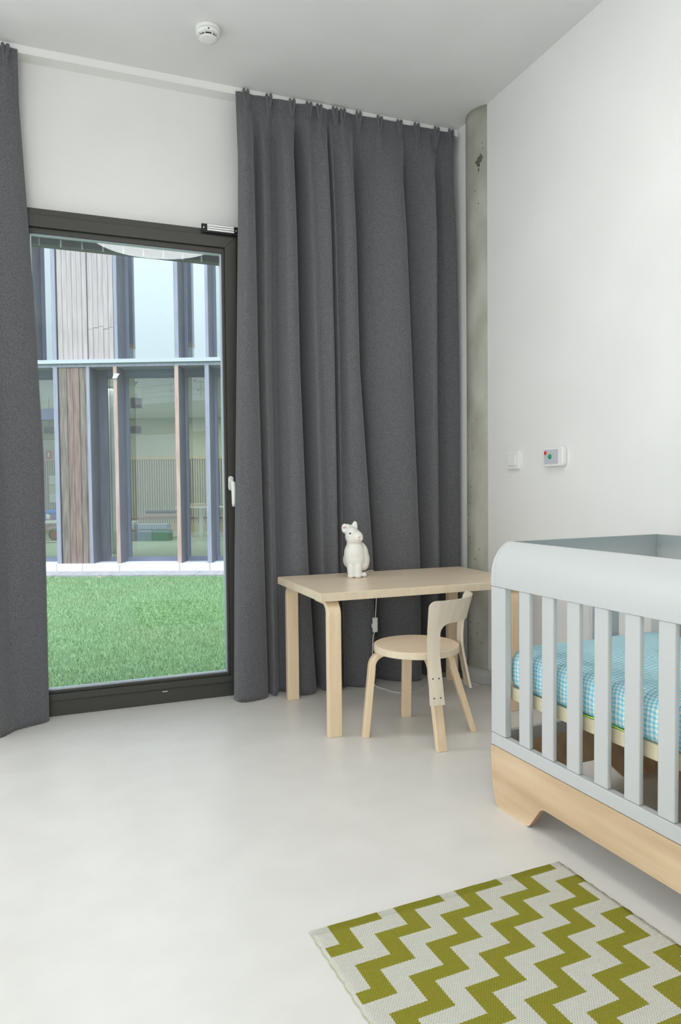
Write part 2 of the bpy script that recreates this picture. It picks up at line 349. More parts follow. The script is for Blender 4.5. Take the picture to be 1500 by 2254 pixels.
# ------------------------------------------------------------------ smoke detector
sd = thing('smoke_detector', 'round white smoke detector with dark slots on the ceiling', 'smoke detector', (.705, 3.42, ZC))
link('base', lathe(bmesh.new(), [(.056, 0), (.058, -.004), (.058, -.022), (.055, -.026)]), M_white, sd, smooth=True)
link('housing', lathe(bmesh.new(), [(.054, -.026), (.0555, -.034), (.053, -.044), (.046, -.052), (.036, -.054)]), M_white, sd, smooth=True)
link('sensing_chamber', lathe(bmesh.new(), [(.036, -.050), (.036, -.068)]), M_dark, sd)
for k in range(8):
    a = k*math.pi/4+.25
    bm = bmesh.new(); tube(bm, [(.048*math.cos(a), .048*math.sin(a), -.048), (.047*math.cos(a), .047*math.sin(a), -.060), (.041*math.cos(a), .041*math.sin(a), -.068)], .0028, 8)
    link('rib', bm, M_white, sd, smooth=True)
link('cap', lathe(bmesh.new(), [(.040, -.066), (.043, -.068), (.041, -.073), (.030, -.076), (.004, -.077)]), M_white, sd, smooth=True)
link('indicator_light', lathe(bmesh.new(), [(.003, -.040), (.003, -.046), (.001, -.048)], (-.008, -.052, 0), 12), M_black, sd)
sd.scale = (1, 1, .70)

# ------------------------------------------------------------------ round ceiling lamp (behind the frame, mirrored in the door pane)
lp = thing('ceiling_lamp', 'large round white ceiling lamp mirrored in the top of the door pane', 'lamp', (.81, 1.66, ZC))
link('canopy', lathe(bmesh.new(), [(.56, 0), (.56, -.07), (.54, -.075)], n=64), M_white, lp)
em = mat('lamp_diffuser', (.9, .9, .9), .5); em.node_tree.nodes['Principled BSDF'].inputs['Emission Color'].default_value = (1, .975, .955, 1)
em.node_tree.nodes['Principled BSDF'].inputs['Emission Strength'].default_value = LAMP_EMIT
link('diffuser', lathe(bmesh.new(), [(.53, -.07), (.53, -.08), (.50, -.095), (.30, -.11), (.02, -.115)], n=64), em, lp, smooth=True)

# ------------------------------------------------------------------ switch and call button on the right wall
def wall_plate(bm, y0, y1, z0, z1, x0, x1, r): return prism(bm, rrect(y0, y1, z0, z1, r), 'x', XR-x1, XR-x0)
sw = thing('light_switch', 'small square white light switch beside the concrete column', 'switch', (XR, 3.278, 1.277))
def shift(o, p): o.location = (-p[0], -p[1], -p[2]); return o
def att(bm, mtl, root, nm, **k): return shift(link(nm, bm, mtl, root, **k), root.location)
att(wall_plate(bmesh.new(), 3.226, 3.330, 1.229, 1.326, 0, .016, .006), M_white, sw, 'plate', bevel=.002)
att(wall_plate(bmesh.new(), 3.247, 3.312, 1.247, 1.306, .016, .023, .004), M_white, sw, 'rocker', bevel=.002)
cb = thing('call_button', 'white wall unit with a red and a green button', 'call button', (XR, 2.925, 1.28))
att(wall_plate(bmesh.new(), 2.852, 3.0, 1.232, 1.328, 0, .028, .018), M_white, cb, 'housing', bevel=.006, seg=3)
att(wall_plate(bmesh.new(), 2.884, 2.991, 1.244, 1.316, .028, .0285, .006), mat('grey_face', (.50, .52, .56), .5), cb, 'faceplate')
bm = bmesh.new(); ell(bm, (XR-.028, 2.945, 1.281), (.009, .013, .013), 12); att(bm, mat('green_button', (.0, .30, .09), .3), cb, 'green_button', smooth=True)
bm = bmesh.new(); ell(bm, (XR-.028, 2.981, 1.300), (.007, .0095, .0095), 12); att(bm, mat('red_button', (.55, .01, .015), .3), cb, 'red_button', smooth=True)

# ------------------------------------------------------------------ table
tb = thing('childrens_table', 'low rectangular birch table in front of the curtain', 'table', (1.65, 3.39, 0))
def TB(x0, x1, y0, y1, z0, z1): return B(x0-1.65, x1-1.65, y0-3.39, y1-3.39, z0, z1)
TX0, TX1, TY0, TY1, TT = 1.095, 2.215, 3.042, 3.722, .663
link('edge_band', TB(TX0, TX1, TY0, TY1, TT-.038, TT-.0015), M_birch_edge, tb, bevel=.0025)
link('tabletop', TB(TX0+.004, TX1-.004, TY0+.004, TY1-.004, TT-.003, TT), M_birch_top, tb, bevel=.001)
def lpath(z_top, r, inner, foot_out, lean=0, n=8):
    """centre line of a bent leg in (outward, z): foot at (foot_out,0), bend, arm inward"""
    pts = [(foot_out, 0), (foot_out-lean, z_top-r)]
    for i in range(1, n+1):
        a = R(90*i/n); pts.append((foot_out-lean-r+r*math.cos(a), z_top-r+r*math.sin(a)))
    pts.append((inner, z_top)); return pts
def bent_leg(pts, width, thick, arm_thick, to_world):
    rings = []; N = len(pts)
    for i, p in enumerate(pts):
        a = Vector(pts[max(i-1, 0)]); b = Vector(pts[min(i+1, N-1)]); t = (b-a).normalized(); nn = Vector((t.y, -t.x))
        th = thick
        k = (i/(N-1)); 
        tt = thick if i <= 1 else thick + (arm_thick-thick)*min(1, (i-1)/(N-3))
        p = Vector(p); o = p + nn*thick/2; q = o - nn*tt           # outer face stays continuous
        if i == 0: o.y = 0; q.y = 0
        rings.append([to_world(o.x, -width/2, o.y), to_world(o.x, width/2, o.y), to_world(q.x, width/2, q.y), to_world(q.x, -width/2, q.y)])
    return loft(bmesh.new(), rings)
for lx in (1.163, 2.147):
    for sg, yo in ((-1, 3.062), (1, 3.690)):
        f = lambda o, w, z, lx=lx, sg=sg, yo=yo: (lx+w-1.65, yo-3.39+sg*o, z)
        z_arm = TT-.038-.018
        bm = bent_leg(lpath(z_arm, .052, -.165, 0.0), .063, .037, .022, f)
        link('leg', bm, M_birch_leg, tb, bevel=.003)

# ------------------------------------------------------------------ chair
CX, CY = 1.528, 2.950
ch = thing('childrens_chair', 'small birch chair with a round seat and curved backrest, pulled up to the table', 'chair', (CX, CY, 0))
SZ = .418; SR = .197
link('seat_rim', lathe(bmesh.new(), [(SR, SZ-.030), (SR, SZ-.0015)], n=72), M_birch_edge, ch, bevel=.002)
link('seat', lathe(bmesh.new(), [(SR-.004, SZ-.004), (SR-.004, SZ), (SR-.005, SZ+.0005)], n=72), M_birch_seat, ch, bevel=.0006)
bA = math.atan2(-.81, .59)
for (fx, fy) in ((1.290, 3.0), (1.590, 3.185), (1.522, 2.708), (1.785, 2.878)):
    a = math.atan2(fy-CY, fx-CX); rr = math.hypot(fx-CX, fy-CY)
    f = lambda o, w, z, a=a: (o*math.cos(a)-w*math.sin(a), o*math.sin(a)+w*math.cos(a), z)
    zt = SZ-.030-.011; lean_ = .032 if fy > 2.95 else rr-.168
    bm = bent_leg(lpath(zt, .060, .03, rr, lean=lean_), .046, .030, .021, f)
    link('leg', bm, M_birch_leg, ch, bevel=.0035)
# bent plywood back: one sheet wrapped round the seat
def Rz(z): return float(np.interp(z, [.195, .3, .37, .415, .46, .52, .60, .66], [.250, .2285, .2145, .2085, .2080, .2125, .232, .248]))
def sheet(bm, phis, zlo, zhi, nz=16, th=.011):
    fr, bk = [], []
    for ph in phis:
        a = bA+R(ph); z0, z1 = zlo(ph), zhi(ph)
        cf, cb_ = [], []
        for j in range(nz+1):
            z = z0+(z1-z0)*j/nz; q = Rz(z)
            cf.append((q*math.cos(a), q*math.sin(a), z)); cb_.append(((q+th)*math.cos(a), (q+th)*math.sin(a), z))
        fr.append([bm.verts.new(p) for p in cf]); bk.append([bm.verts.new(p) for p in cb_])
    n_ = len(phis)
    for i in range(n_-1):
        for j in range(nz):
            bm.faces.new((fr[i][j], fr[i][j+1], fr[i+1][j+1], fr[i+1][j])); bm.faces.new((bk[i][j], bk[i+1][j], bk[i+1][j+1], bk[i][j+1]))
        bm.faces.new((fr[i][0], fr[i+1][0], bk[i+1][0], bk[i][0])); bm.faces.new((fr[i][nz], bk[i][nz], bk[i+1][nz], fr[i+1][nz]))
    for i, in ((0,), (n_-1,)):
        for j in range(nz): bm.faces.new((fr[i][j], bk[i][j], bk[i][j+1], fr[i][j+1]))
PO, PI_ = 50.5, 35.5
def ztop(ph):
    d = (PO-abs(ph))*R(1)*.245; r_ = .032
    return .652 - (0 if d >= r_ else r_-math.sqrt(max(0, r_*r_-(r_-d)**2)))
def zarch(ph):
    d = (PI_-abs(ph))*R(1)*.225; r_ = .045
    return .548 - (0 if d >= r_ else r_-math.sqrt(max(0, r_*r_-(r_-d)**2)))
bm = bmesh.new()
pl = lambda a, b, n_: [a+(b-a)*(.5-.5*math.cos(math.pi*k/n_)) for k in range(n_+1)]
sheet(bm, pl(-PO, -PI_, 14), lambda p: .205, ztop, 44); sheet(bm, pl(PI_, PO, 14), lambda p: .205, ztop, 44); sheet(bm, pl(-PI_, PI_, 60), zarch, ztop, 14)
bmesh.ops.remove_doubles(bm, verts=bm.verts[:], dist=.00005)
bk = link('backrest', bm, M_birch_back, ch, smooth=False)
bk.data.shade_smooth(); e_ = bk.modifiers.new('b', 'BEVEL'); e_.width = .002; e_.segments = 2; e_.limit_method = 'ANGLE'; e_.angle_limit = R(50); bk.modifiers.new('wn', 'WEIGHTED_NORMAL')
for sg in (-1, 1):
    for z in (.235, .315):
        for dp in (-3.2, 3.6):
            a = bA+R(sg*43+dp); q = Rz(z)+.0112
            bm = bmesh.new(); ell(bm, (q*math.cos(a), q*math.sin(a), z), (.0032, .0032, .0032), 6)
            link('screw', bm, M_black, bk)

# ------------------------------------------------------------------ rabbit lamp
rb = thing('rabbit_lamp', 'white rabbit-shaped lamp sitting on the birch table', 'lamp', (1.478, 3.535, TT+.0006), R(-22))
def RX(x): return (x-700)/5200
def RZ_(y): return (1640-y)/5200*1.02
bm = bmesh.new()
def E(px, py, y, rx, ry, rz, rot=None): ell(bm, (RX(px), y, RZ_(py)), (rx, ry, rz), 14, rot)
E(640, 1010, 0, .055, .052, .070); E(655, 1160, .004, .057, .056, .062); E(645, 870, -.002, .046, .043, .044)
E(700, 1320, .02, .052, .05, .038)
E(800, 1000, .030, .045, .050, .062, Matrix.Rotation(R(-14), 3, 'Y')); E(860, 1150, .034, .040, .052, .062, Matrix.Rotation(R(-10), 3, 'Y')); E(870, 1320, .032, .034, .052, .036)
E(520, 1190, .026, .038, .044, .048)
E(550, 1410, -.024, .0225, .024, .048); E(735, 1410, -.028, .0225, .024, .048)
E(535, 1590, -.040, .0195, .026, .0135); E(735, 1590, -.046, .0205, .026, .0135); E(900, 1580, -.012, .0175, .032, .0145)
E(640, 740, 0, .041, .038, .034)
hr = Matrix.Rotation(R(28), 3, 'Z')
E(610, 540, -.002, .043, .042, .045); E(700, 560, -.022, .036, .036, .036, hr); E(765, 585, -.033, .0225, .026, .0225, hr); E(640, 640, -.013, .040, .035, .026); E(560, 430, 0, .034, .034, .030)
# ears
E(560, 350, .008, .021, .014, .020); E(470, 300, .010, .026, .012, .018, Matrix.Rotation(R(18), 3, 'Y')); E(375, 315, .006, .017, .013, .024); E(370, 375, .002, .014, .012, .016)
E(640, 300, .018, .020, .012, .022); E(665, 235, .022, .014, .010, .021)
body = link('body', bm, None or mat('rabbit_plastic', (.80, .79, .74), .45, Subsurface_Weight=.25, Subsurface_Scale=.02), rb)
rm = body.modifiers.new('remesh', 'REMESH'); rm.mode = 'VOXEL'; rm.voxel_size = .0026; rm.use_smooth_shade = True
smm = body.modifiers.new('smooth', 'SMOOTH'); smm.factor = .6; smm.iterations = 16
bm = bmesh.new(); ell(bm, (RX(375), -.0075, RZ_(300)), (.010, .004, .006), 8); link('inner_ear', bm, mat('pale_pink', (.62, .45, .40), .6), rb, smooth=True)
bm = bmesh.new(); ell(bm, (RX(530), -.0375, RZ_(455)), (.0044, .003, .0055), 8); link('eye', bm, M_black, rb, smooth=True)
bm = bmesh.new(); ell(bm, (RX(775), -.0580, RZ_(553)), (.0055, .0035, .0045), 8); link('nose', bm, mat('salmon_pink', (.75, .36, .22), .5), rb, smooth=True)
bm = tube(bmesh.new(), [(RX(735), -.0565, RZ_(628)), (RX(752), -.0585, RZ_(622)), (RX(768), -.0598, RZ_(612)), (RX(785), -.0585, RZ_(622)), (RX(802), -.0560, RZ_(620))], .0008, 6); link('mouth', bm, mat('mouth_grey', (.35, .33, .30), .6), rb)
bm = cyl(bmesh.new(), (.0, .015), .035, 0, .004, 24); link('base', bm, M_white, rb)
# its cable
cable = thing('lamp_cable', 'thin white cable with inline switch hanging behind the table', 'cable', (1.66, 3.735, .3))
def off(pts, c): return [(p[0]-c[0], p[1]-c[1], p[2]-c[2]) for p in pts]
c0 = (1.66, 3.735, .3)
P = cat_rom([(1.53, 3.60, .667), (1.60, 3.69, .667), (1.665, 3.731, .662), (1.680, 3.734, .60), (1.680, 3.732, .50), (1.672, 3.728, .40), (1.672, 3.728, .395)], 8)
bm = tube(bmesh.new(), off([tuple(p) for p in P], c0), .0022, 8)
P = cat_rom([(1.668, 3.727, .318), (1.655, 3.726, .28), (1.650, 3.724, .15), (1.655, 3.72, .03), (1.672, 3.71, .004), (1.690, 3.66, .004), (1.72, 3.57, .004), (1.80, 3.53, .004), (1.89, 3.58, .004), (2.0, 3.70, .004), (2.08, 3.72, .004), (2.16, 3.70, .004), (2.22, 3.52, .004)], 8)
tube(bm, off([tuple(p) for p in P], c0), .0024, 8)
link('cord', bm, M_white, cable, smooth=True)
bm = prism(bmesh.new(), rrect(-.006, .022, .015, .098, .005), 'y', -.017, .0)
isw = link('inline_switch', bm, M_white, cable, bevel=.003)
link('rocker', prism(bmesh.new(), rrect(-.011, -.004, .04, .065, .002), 'y', -.014, -.003), M_white, isw)

# ------------------------------------------------------------------ crib
TH = .045; CW, CL = .80, 1.15
cbx = thing('crib', 'white crib with slatted sides and a maple wood base', 'crib', (1.434, 2.191, 0), TH)
def ins(z): return float(np.interp(z, [.79, .83, .86, .885, .91, .93, .942, .947], [0, .0005, .003, .008, .017, .027, .036, .041]))
def insb(z): return float(np.interp(z, [0, .02, .045, .075, .11, .16, .22], [.034, .0255, .0165, .0085, .003, .0005, 0]))
ZT = list(np.linspace(.787, .947, 14)); T1 = .019
def ring(x0, x1, s0, s1, z): return [(x0, -s0, z), (x1, -s0, z), (x1, -s1, z), (x0, -s1, z)]
def inth(z): return max(ins(z)+.012, .024)
for side in (0, 1):
    rings = []
    for z in ZT:
        x0, x1 = ins(z), inth(z)
        if side: x0, x1 = CW-x1, CW-x0
        rings.append(ring(x0, x1, inth(z), CL-inth(z), z))
    link('side_rail', loft(bmesh.new(), rings), M_lacq, cbx, bevel=.0015)
    x0, x1 = (0, .026) if side == 0 else (CW-.026, CW)
    link('lower_rail', B(x0, x1, -CL+.001, -.001, .218, .262), M_lacq, cbx, bevel=.002)
    xs = (.004, .021) if side == 0 else (CW-.021, CW-.004)
    s = .152
    while s < CL-.17:
        link('slat', B(xs[0], xs[1], -s-.056, -s, .262, .787), M_lacq, cbx, bevel=.004)
        s += .1165
    for s0, s1 in ((.0012, .083), (CL-.083, CL-.0012)):
        link('corner_post', B(x0+(.0 if side == 0 else 0), x1, -s1, -s0, .263, .786), M_lacq, cbx, bevel=.003)
    # maple side panel with cut-out
    def arc(cx, cz, r_, a0, a1, n_=6): return [(cx+r_*math.cos(R(a0+(a1-a0)*i/n_)), cz+r_*math.sin(R(a0+(a1-a0)*i/n_))) for i in range(n_+1)]
    bot = [(insb(z), z) for z in (.19, .16, .13, .11, .09, .075, .06, .045, .03, .02, .01, .0)] + [(.06, 0), (.12, 0)] + arc(.190, .032, .032, -90, -40) + arc(.292, .050, .040, 136, 90) + [(.40, .090), (.5, .090)]
    bot = [(.0001*i if q_[0] < .002 else q_[0], q_[1]) for i, q_ in enumerate(bot)]
    bot = bot + [(CL-q_[0], q_[1]) for q_ in bot[::-1]]
    px0, px1 = (.001, .019) if side == 0 else (CW-.019, CW-.001)
    bm = loft(bmesh.new(), [[(px0, -q_[0], q_[1]), (px1, -q_[0], q_[1]), (px1, -q_[0], .216), (px0, -q_[0], .216)] for q_ in bot])
    bm.normal_update()
    for f_ in bm.faces:
        if abs(f_.normal.x) < .5 and f_.normal.z < .5 and f_.normal.z > -1.1 and abs(f_.calc_center_median().z-.216) > .001 and not abs(f_.normal.z) < .02: f_.material_index = 1
    link('wooden_side_panel', bm, [M_maple, M_maple_edge], cbx)
for end in (0, 1):
    fy = (lambda s: s) if end == 0 else (lambda s: CL-s)
    rings = [ring(ins(z), CW-ins(z), fy(ins(z)), fy(inth(z)-.0005), z) for z in ZT]
    link('end_rail', loft(bmesh.new(), rings), M_lacq, cbx, bevel=.0015)
    a, b = sorted((fy(.002), fy(.024)))
    link('lower_rail', B(.027, CW-.027, -b, -a, .218, .262), M_lacq, cbx, bevel=.002)
    link('end_panel', B(.45, .585, -b+.002, -a-.002, .262, .787), M_lacq, cbx, bevel=.003)
    bm = bmesh.new()
    def er(x0, x1, z): return ring(x0, x1, fy(insb(z)-.0006), fy(insb(z)+.0165), z)
    loft(bm, [er(0.0, CW, z) for z in (.088, .1, .12, .15, .18, .216)])
    for sgn in (0, 1):
        q = [(0, .19), (.008, .212), (.03, .234), (.06, .262), (.08, .282), (.088, .30)]
        loft(bm, [er(*((0, x1) if sgn == 0 else (CW-x1, CW)), z) for z, x1 in q])
    link('wooden_end_panel', bm, M_maple, cbx, bevel=.001)
link('mattress_board', B(.035, CW-.035, -CL+.03, -.03, .392, .436), M_ply, cbx, bevel=.002)
bm = bmesh.new(); ell(bm, (CW-.0255, -.045, .905), (.003, .006, .006), 8); link('screw', bm, M_steel, cbx, smooth=True)
# mattress (thing of its own)
def gingham():
    mm = mat('blue_gingham_cotton', (.3, .6, .7), .85, spec=.2); n = mm.node_tree; b = n.nodes['Principled BSDF']
    t = nd(n, 'ShaderNodeTexCoord'); nz = nd(n, 'ShaderNodeTexNoise'); nz.inputs['Scale'].default_value = 14
    mv = nd(n, 'ShaderNodeVectorMath', operation='SCALE'); mv.inputs['Scale'].default_value = .018
    ad = nd(n, 'ShaderNodeVectorMath', operation='ADD'); sp_ = nd(n, 'ShaderNodeSeparateXYZ')
    n.links.new(t.outputs['Object'], nz.inputs['Vector']); n.links.new(nz.outputs['Color'], mv.inputs[0])
    n.links.new(t.outputs['Object'], ad.inputs[0]); n.links.new(mv.outputs[0], ad.inputs[1]); n.links.new(ad.outputs[0], sp_.inputs[0])
    def stripe(src, per_):
        m1 = nd(n, 'ShaderNodeMath', operation='MULTIPLY'); m1.inputs[1].default_value = 2*math.pi/per_; n.links.new(src, m1.inputs[0])
        s_ = nd(n, 'ShaderNodeMath', operation='SINE'); n.links.new(m1.outputs[0], s_.inputs[0])
        q = nd(n, 'ShaderNodeMapRange'); q.inputs['From Min'].default_value = -.35; q.inputs['From Max'].default_value = .35; n.links.new(s_.outputs[0], q.inputs['Value']); return q.outputs[0]
    xz = nd(n, 'ShaderNodeMath', operation='ADD'); n.links.new(sp_.outputs['X'], xz.inputs[0]); n.links.new(sp_.outputs['Z'], xz.inputs[1])
    sa = stripe(sp_.outputs['Y'], .0145); sb = stripe(xz.outputs[0], .0145)
    sm = nd(n, 'ShaderNodeMath', operation='ADD'); n.links.new(sa, sm.inputs[0]); n.links.new(sb, sm.inputs[1])
    rp = nd(n, 'ShaderNodeValToRGB'); e = rp.color_ramp.elements; e[0].color = (.19, .55, .70, 1); e[1].color = (.78, .83, .80, 1)
    em_ = e.new(.5); em_.color = (.42, .69, .77, 1)
    hf = nd(n, 'ShaderNodeMath', operation='MULTIPLY'); hf.inputs[1].default_value = .5; n.links.new(sm.outputs[0], hf.inputs[0]); n.links.new(hf.outputs[0], rp.inputs[0]); n.links.new(rp.outputs[0], b.inputs['Base Color'])
    w = nd(n, 'ShaderNodeTexNoise'); w.inputs['Scale'].default_value = 16; bp = nd(n, 'ShaderNodeBump'); bp.inputs['Strength'].default_value = .5; bp.inputs['Distance'].default_value = .01
    n.links.new(t.outputs['Object'], w.inputs['Vector']); n.links.new(w.outputs['Fac'], bp.inputs['Height']); n.links.new(bp.outputs[0], b.inputs['Normal'])
    return mm
mt = thing('crib_mattress', 'crib mattress under a blue and white gingham sheet', 'mattress', (1.434, 2.191, .437), TH)
bm = bmesh.new(); MW0, MW1, ML0, ML1, MH = .036, CW-.036, .032, CL-.032, .136
nx, ny = 40, 60; rings = []
def sq(u, a, b): return a+(b-a)*u
for lvl, (inset, z) in enumerate([(.012, .0), (.003, .01), (0, .03), (0, .07), (.002, .095), (.009, .113), (.022, .127), (.045, .134), (.09, .139), (.17, .143), (.27, .145), (.36, .146)]):
    pts = rrect(MW0+inset, MW1-inset, -ML1+inset, -ML0-inset, max(.06-inset*.2, .003), 6)
    # resample evenly
    P = np.array(pts+[pts[0]]); dd = np.r_[0, np.cumsum(np.hypot(*np.diff(P, axis=0).T))]; tt = np.linspace(0, dd[-1], 161)[:-1]
    xs_ = np.interp(tt, dd, P[:, 0]); ys_ = np.interp(tt, dd, P[:, 1])
    rings.append([(x, y, z + (.0022*math.sin(y*31+x*17)+.0015*math.sin(y*77) if z > .02 else (.004*math.sin(y*24) if z < .005 and False else 0))) for x, y in zip(xs_, ys_)])
loft(bm, rings)
link('sheet', bm, gingham(), mt, smooth=True)
P = [(MW0+.002, -ML0-.1, .006)] 
bm = bmesh.new(); tube(bm, [(MW0+.001, -y, .004+.002*math.sin(y*40)) for y in np.linspace(ML0+.38, ML0+.62, 16)], .0028, 6)
link('piping', bm, mat('lime_piping', (.40, .62, .08), .7), mt, smooth=True)

# ------------------------------------------------------------------ rug
RA = R(2.6); RO = (.580, 1.706)
def rug_mat():
    mm = mat('woven_stair_pattern', (.5, .5, .2), .95, spec=.1); n = mm.node_tree; b = n.nodes['Principled BSDF']
    t = nd(n, 'ShaderNodeTexCoord'); s_ = nd(n, 'ShaderNodeSeparateXYZ'); n.links.new(t.outputs['Object'], s_.inputs[0])
    def M(op, a, b_=None, c=None):
        x = nd(n, 'ShaderNodeMath', operation=op)
        for i, v in enumerate((a, b_, c)):
            if v is None: continue
            if isinstance(v, (int, float)): x.inputs[i].default_value = v
            else: n.links.new(v, x.inputs[i])
        return x.outputs[0]
    v0 = M('MULTIPLY', s_.outputs['Y'], -1.0); u0 = s_.outputs['X']
    # weave serration: quantise the edges by the yarn rows
    tri = M('PINGPONG', v0, .0045); u_ = M('ADD', u0, M('MULTIPLY', tri, .55)); tri2 = M('PINGPONG', u0, .0045); v_ = M('ADD', v0, M('MULTIPLY', tri2, .45))
    i_ = M('FLOOR', M('DIVIDE', M('SUBTRACT', v_, .065), .0875)); j_ = M('FLOOR', M('DIVIDE', M('SUBTRACT', v_, .104), .0875))
    p_ = M('FLOORED_MODULO', M('ADD', M('SUBTRACT', u_, .342), M('MULTIPLY', i_, .097)), .194)
    w_ = M('ADD', .048, M('MULTIPLY', M('SUBTRACT', i_, j_), .097))
    green = M('LESS_THAN', p_, w_)
    edge = M('GREATER_THAN', u0, .010); green = M('MULTIPLY', green, edge)
    # yarn relief: staggered stitches
    rowi = M('FLOOR', M('DIVIDE', v0, .0045)); st = M('MULTIPLY', M('FLOORED_MODULO', rowi, 2.0), .0035)
    cx = M('SINE', M('MULTIPLY', M('ADD', u0, st), 2*math.pi/.007)); cy = M('SINE', M('MULTIPLY', v0, 2*math.pi/.0045))
    hgt = M('ADD', M('MULTIPLY', cx, .5), M('MULTIPLY', cy, .5))
    mix = nd(n, 'ShaderNodeMix', data_type='RGBA'); mix.inputs['A'].default_value = (.70, .68, .60, 1); mix.inputs['B'].default_value = (.30, .285, .035, 1); n.links.new(green, mix.inputs['Factor'])
    nz = nd(n, 'ShaderNodeTexNoise'); nz.inputs['Scale'].default_value = 420; n.links.new(t.outputs['Object'], nz.inputs['Vector'])
    dk = M('ADD', .82, M('MULTIPLY', M('ADD', hgt, M('MULTIPLY', nz.outputs['Fac'], .8)), .17))
    m2 = nd(n, 'ShaderNodeMix', data_type='RGBA', blend_type='MULTIPLY'); m2.inputs['Factor'].default_value = 1
    cmb = nd(n, 'ShaderNodeCombineColor'); [n.links.new(dk, cmb.inputs[k]) for k in range(3)]
    n.links.new(mix.outputs['Result'], m2.inputs['A']); n.links.new(cmb.outputs[0], m2.inputs['B']); n.links.new(m2.outputs['Result'], b.inputs['Base Color'])
    bp = nd(n, 'ShaderNodeBump'); bp.inputs['Strength'].default_value = .8; bp.inputs['Distance'].default_value = .0016; n.links.new(hgt, bp.inputs['Height']); n.links.new(bp.outputs[0], b.inputs['Normal'])
    return mm
rug = thing('rug', 'woven rug with a green and white stair-step zigzag pattern', 'rug', (RO[0], RO[1], 0), RA)
bm = bmesh.new(); RWd, RLn = .812, 1.32; nu, nv = 60, 96; vt = {}
for layer, zz in ((1, .006), (0, 0)):
    for i in range(nu+1):
        for j in range(nv+1):
            u, v = RWd*i/nu, RLn*j/nv
            e = 0
            if i in (0, nu): e = .0018*math.sin(v*140)*(1 if i == 0 else -1)
            lift = .0022*max(0, math.sin(v*9+u*3))*max(0, (u-.72)/.09)
            z = zz + (lift if layer else 0) - (.001 if layer and (i in (0, nu) or j in (0, nv)) else 0)
            vt[layer, i, j] = bm.verts.new((u+e, -v, z))
for i in range(nu):
    for j in range(nv):
        bm.faces.new((vt[1, i, j], vt[1, i+1, j], vt[1, i+1, j+1], vt[1, i, j+1])); bm.faces.new((vt[0, i, j], vt[0, i, j+1], vt[0, i+1, j+1], vt[0, i+1, j]))
for i in range(nu):
    for j in (0, nv): bm.faces.new((vt[1, i, j], vt[1, i+1, j], vt[0, i+1, j], vt[0, i, j]))
for j in range(nv):
    for i in (0, nu): bm.faces.new((vt[1, i, j], vt[1, i, j+1], vt[0, i, j+1], vt[0, i, j]))
M_rug = rug_mat()
link('woven_field', bm, M_rug, rug, smooth=True)
bm = bmesh.new()
for k in range(4): tube(bm, [(u, .002+.0046*k+.0005*math.sin(u*60+k), .0036) for u in np.linspace(0, RWd, 60)], .0026, 6)
link('hem_cord', bm, M_rug, rug, smooth=True)
bm = bmesh.new(); tube(bm, [(.0005+.0018*math.sin(v*140), -v, .0035) for v in np.linspace(0, RLn, 160)], .0018, 6)
link('edge_binding', bm, mat('binding_yarn', (.42, .41, .26), .9), rug, smooth=True)

# ================================================================== outside
GZ = -.10
struct(link('garden_ground', B(-30, 30, YF+.3, 45, GZ-.25, GZ-.02), noisy('lawn_soil', (.07, .16, .05), (.14, .25, .08), nscale=8, detail=8, rough=.95)))
FA = R(24); FO = Vector((1.076, 11.074, 0))
fl_ = Vector((math.cos(FA), -math.sin(FA), 0)); fn = Vector((math.sin(FA), math.cos(FA), 0))
def FW(u, v, z=0): return FO + fl_*u + fn*v + Vector((0, 0, z))
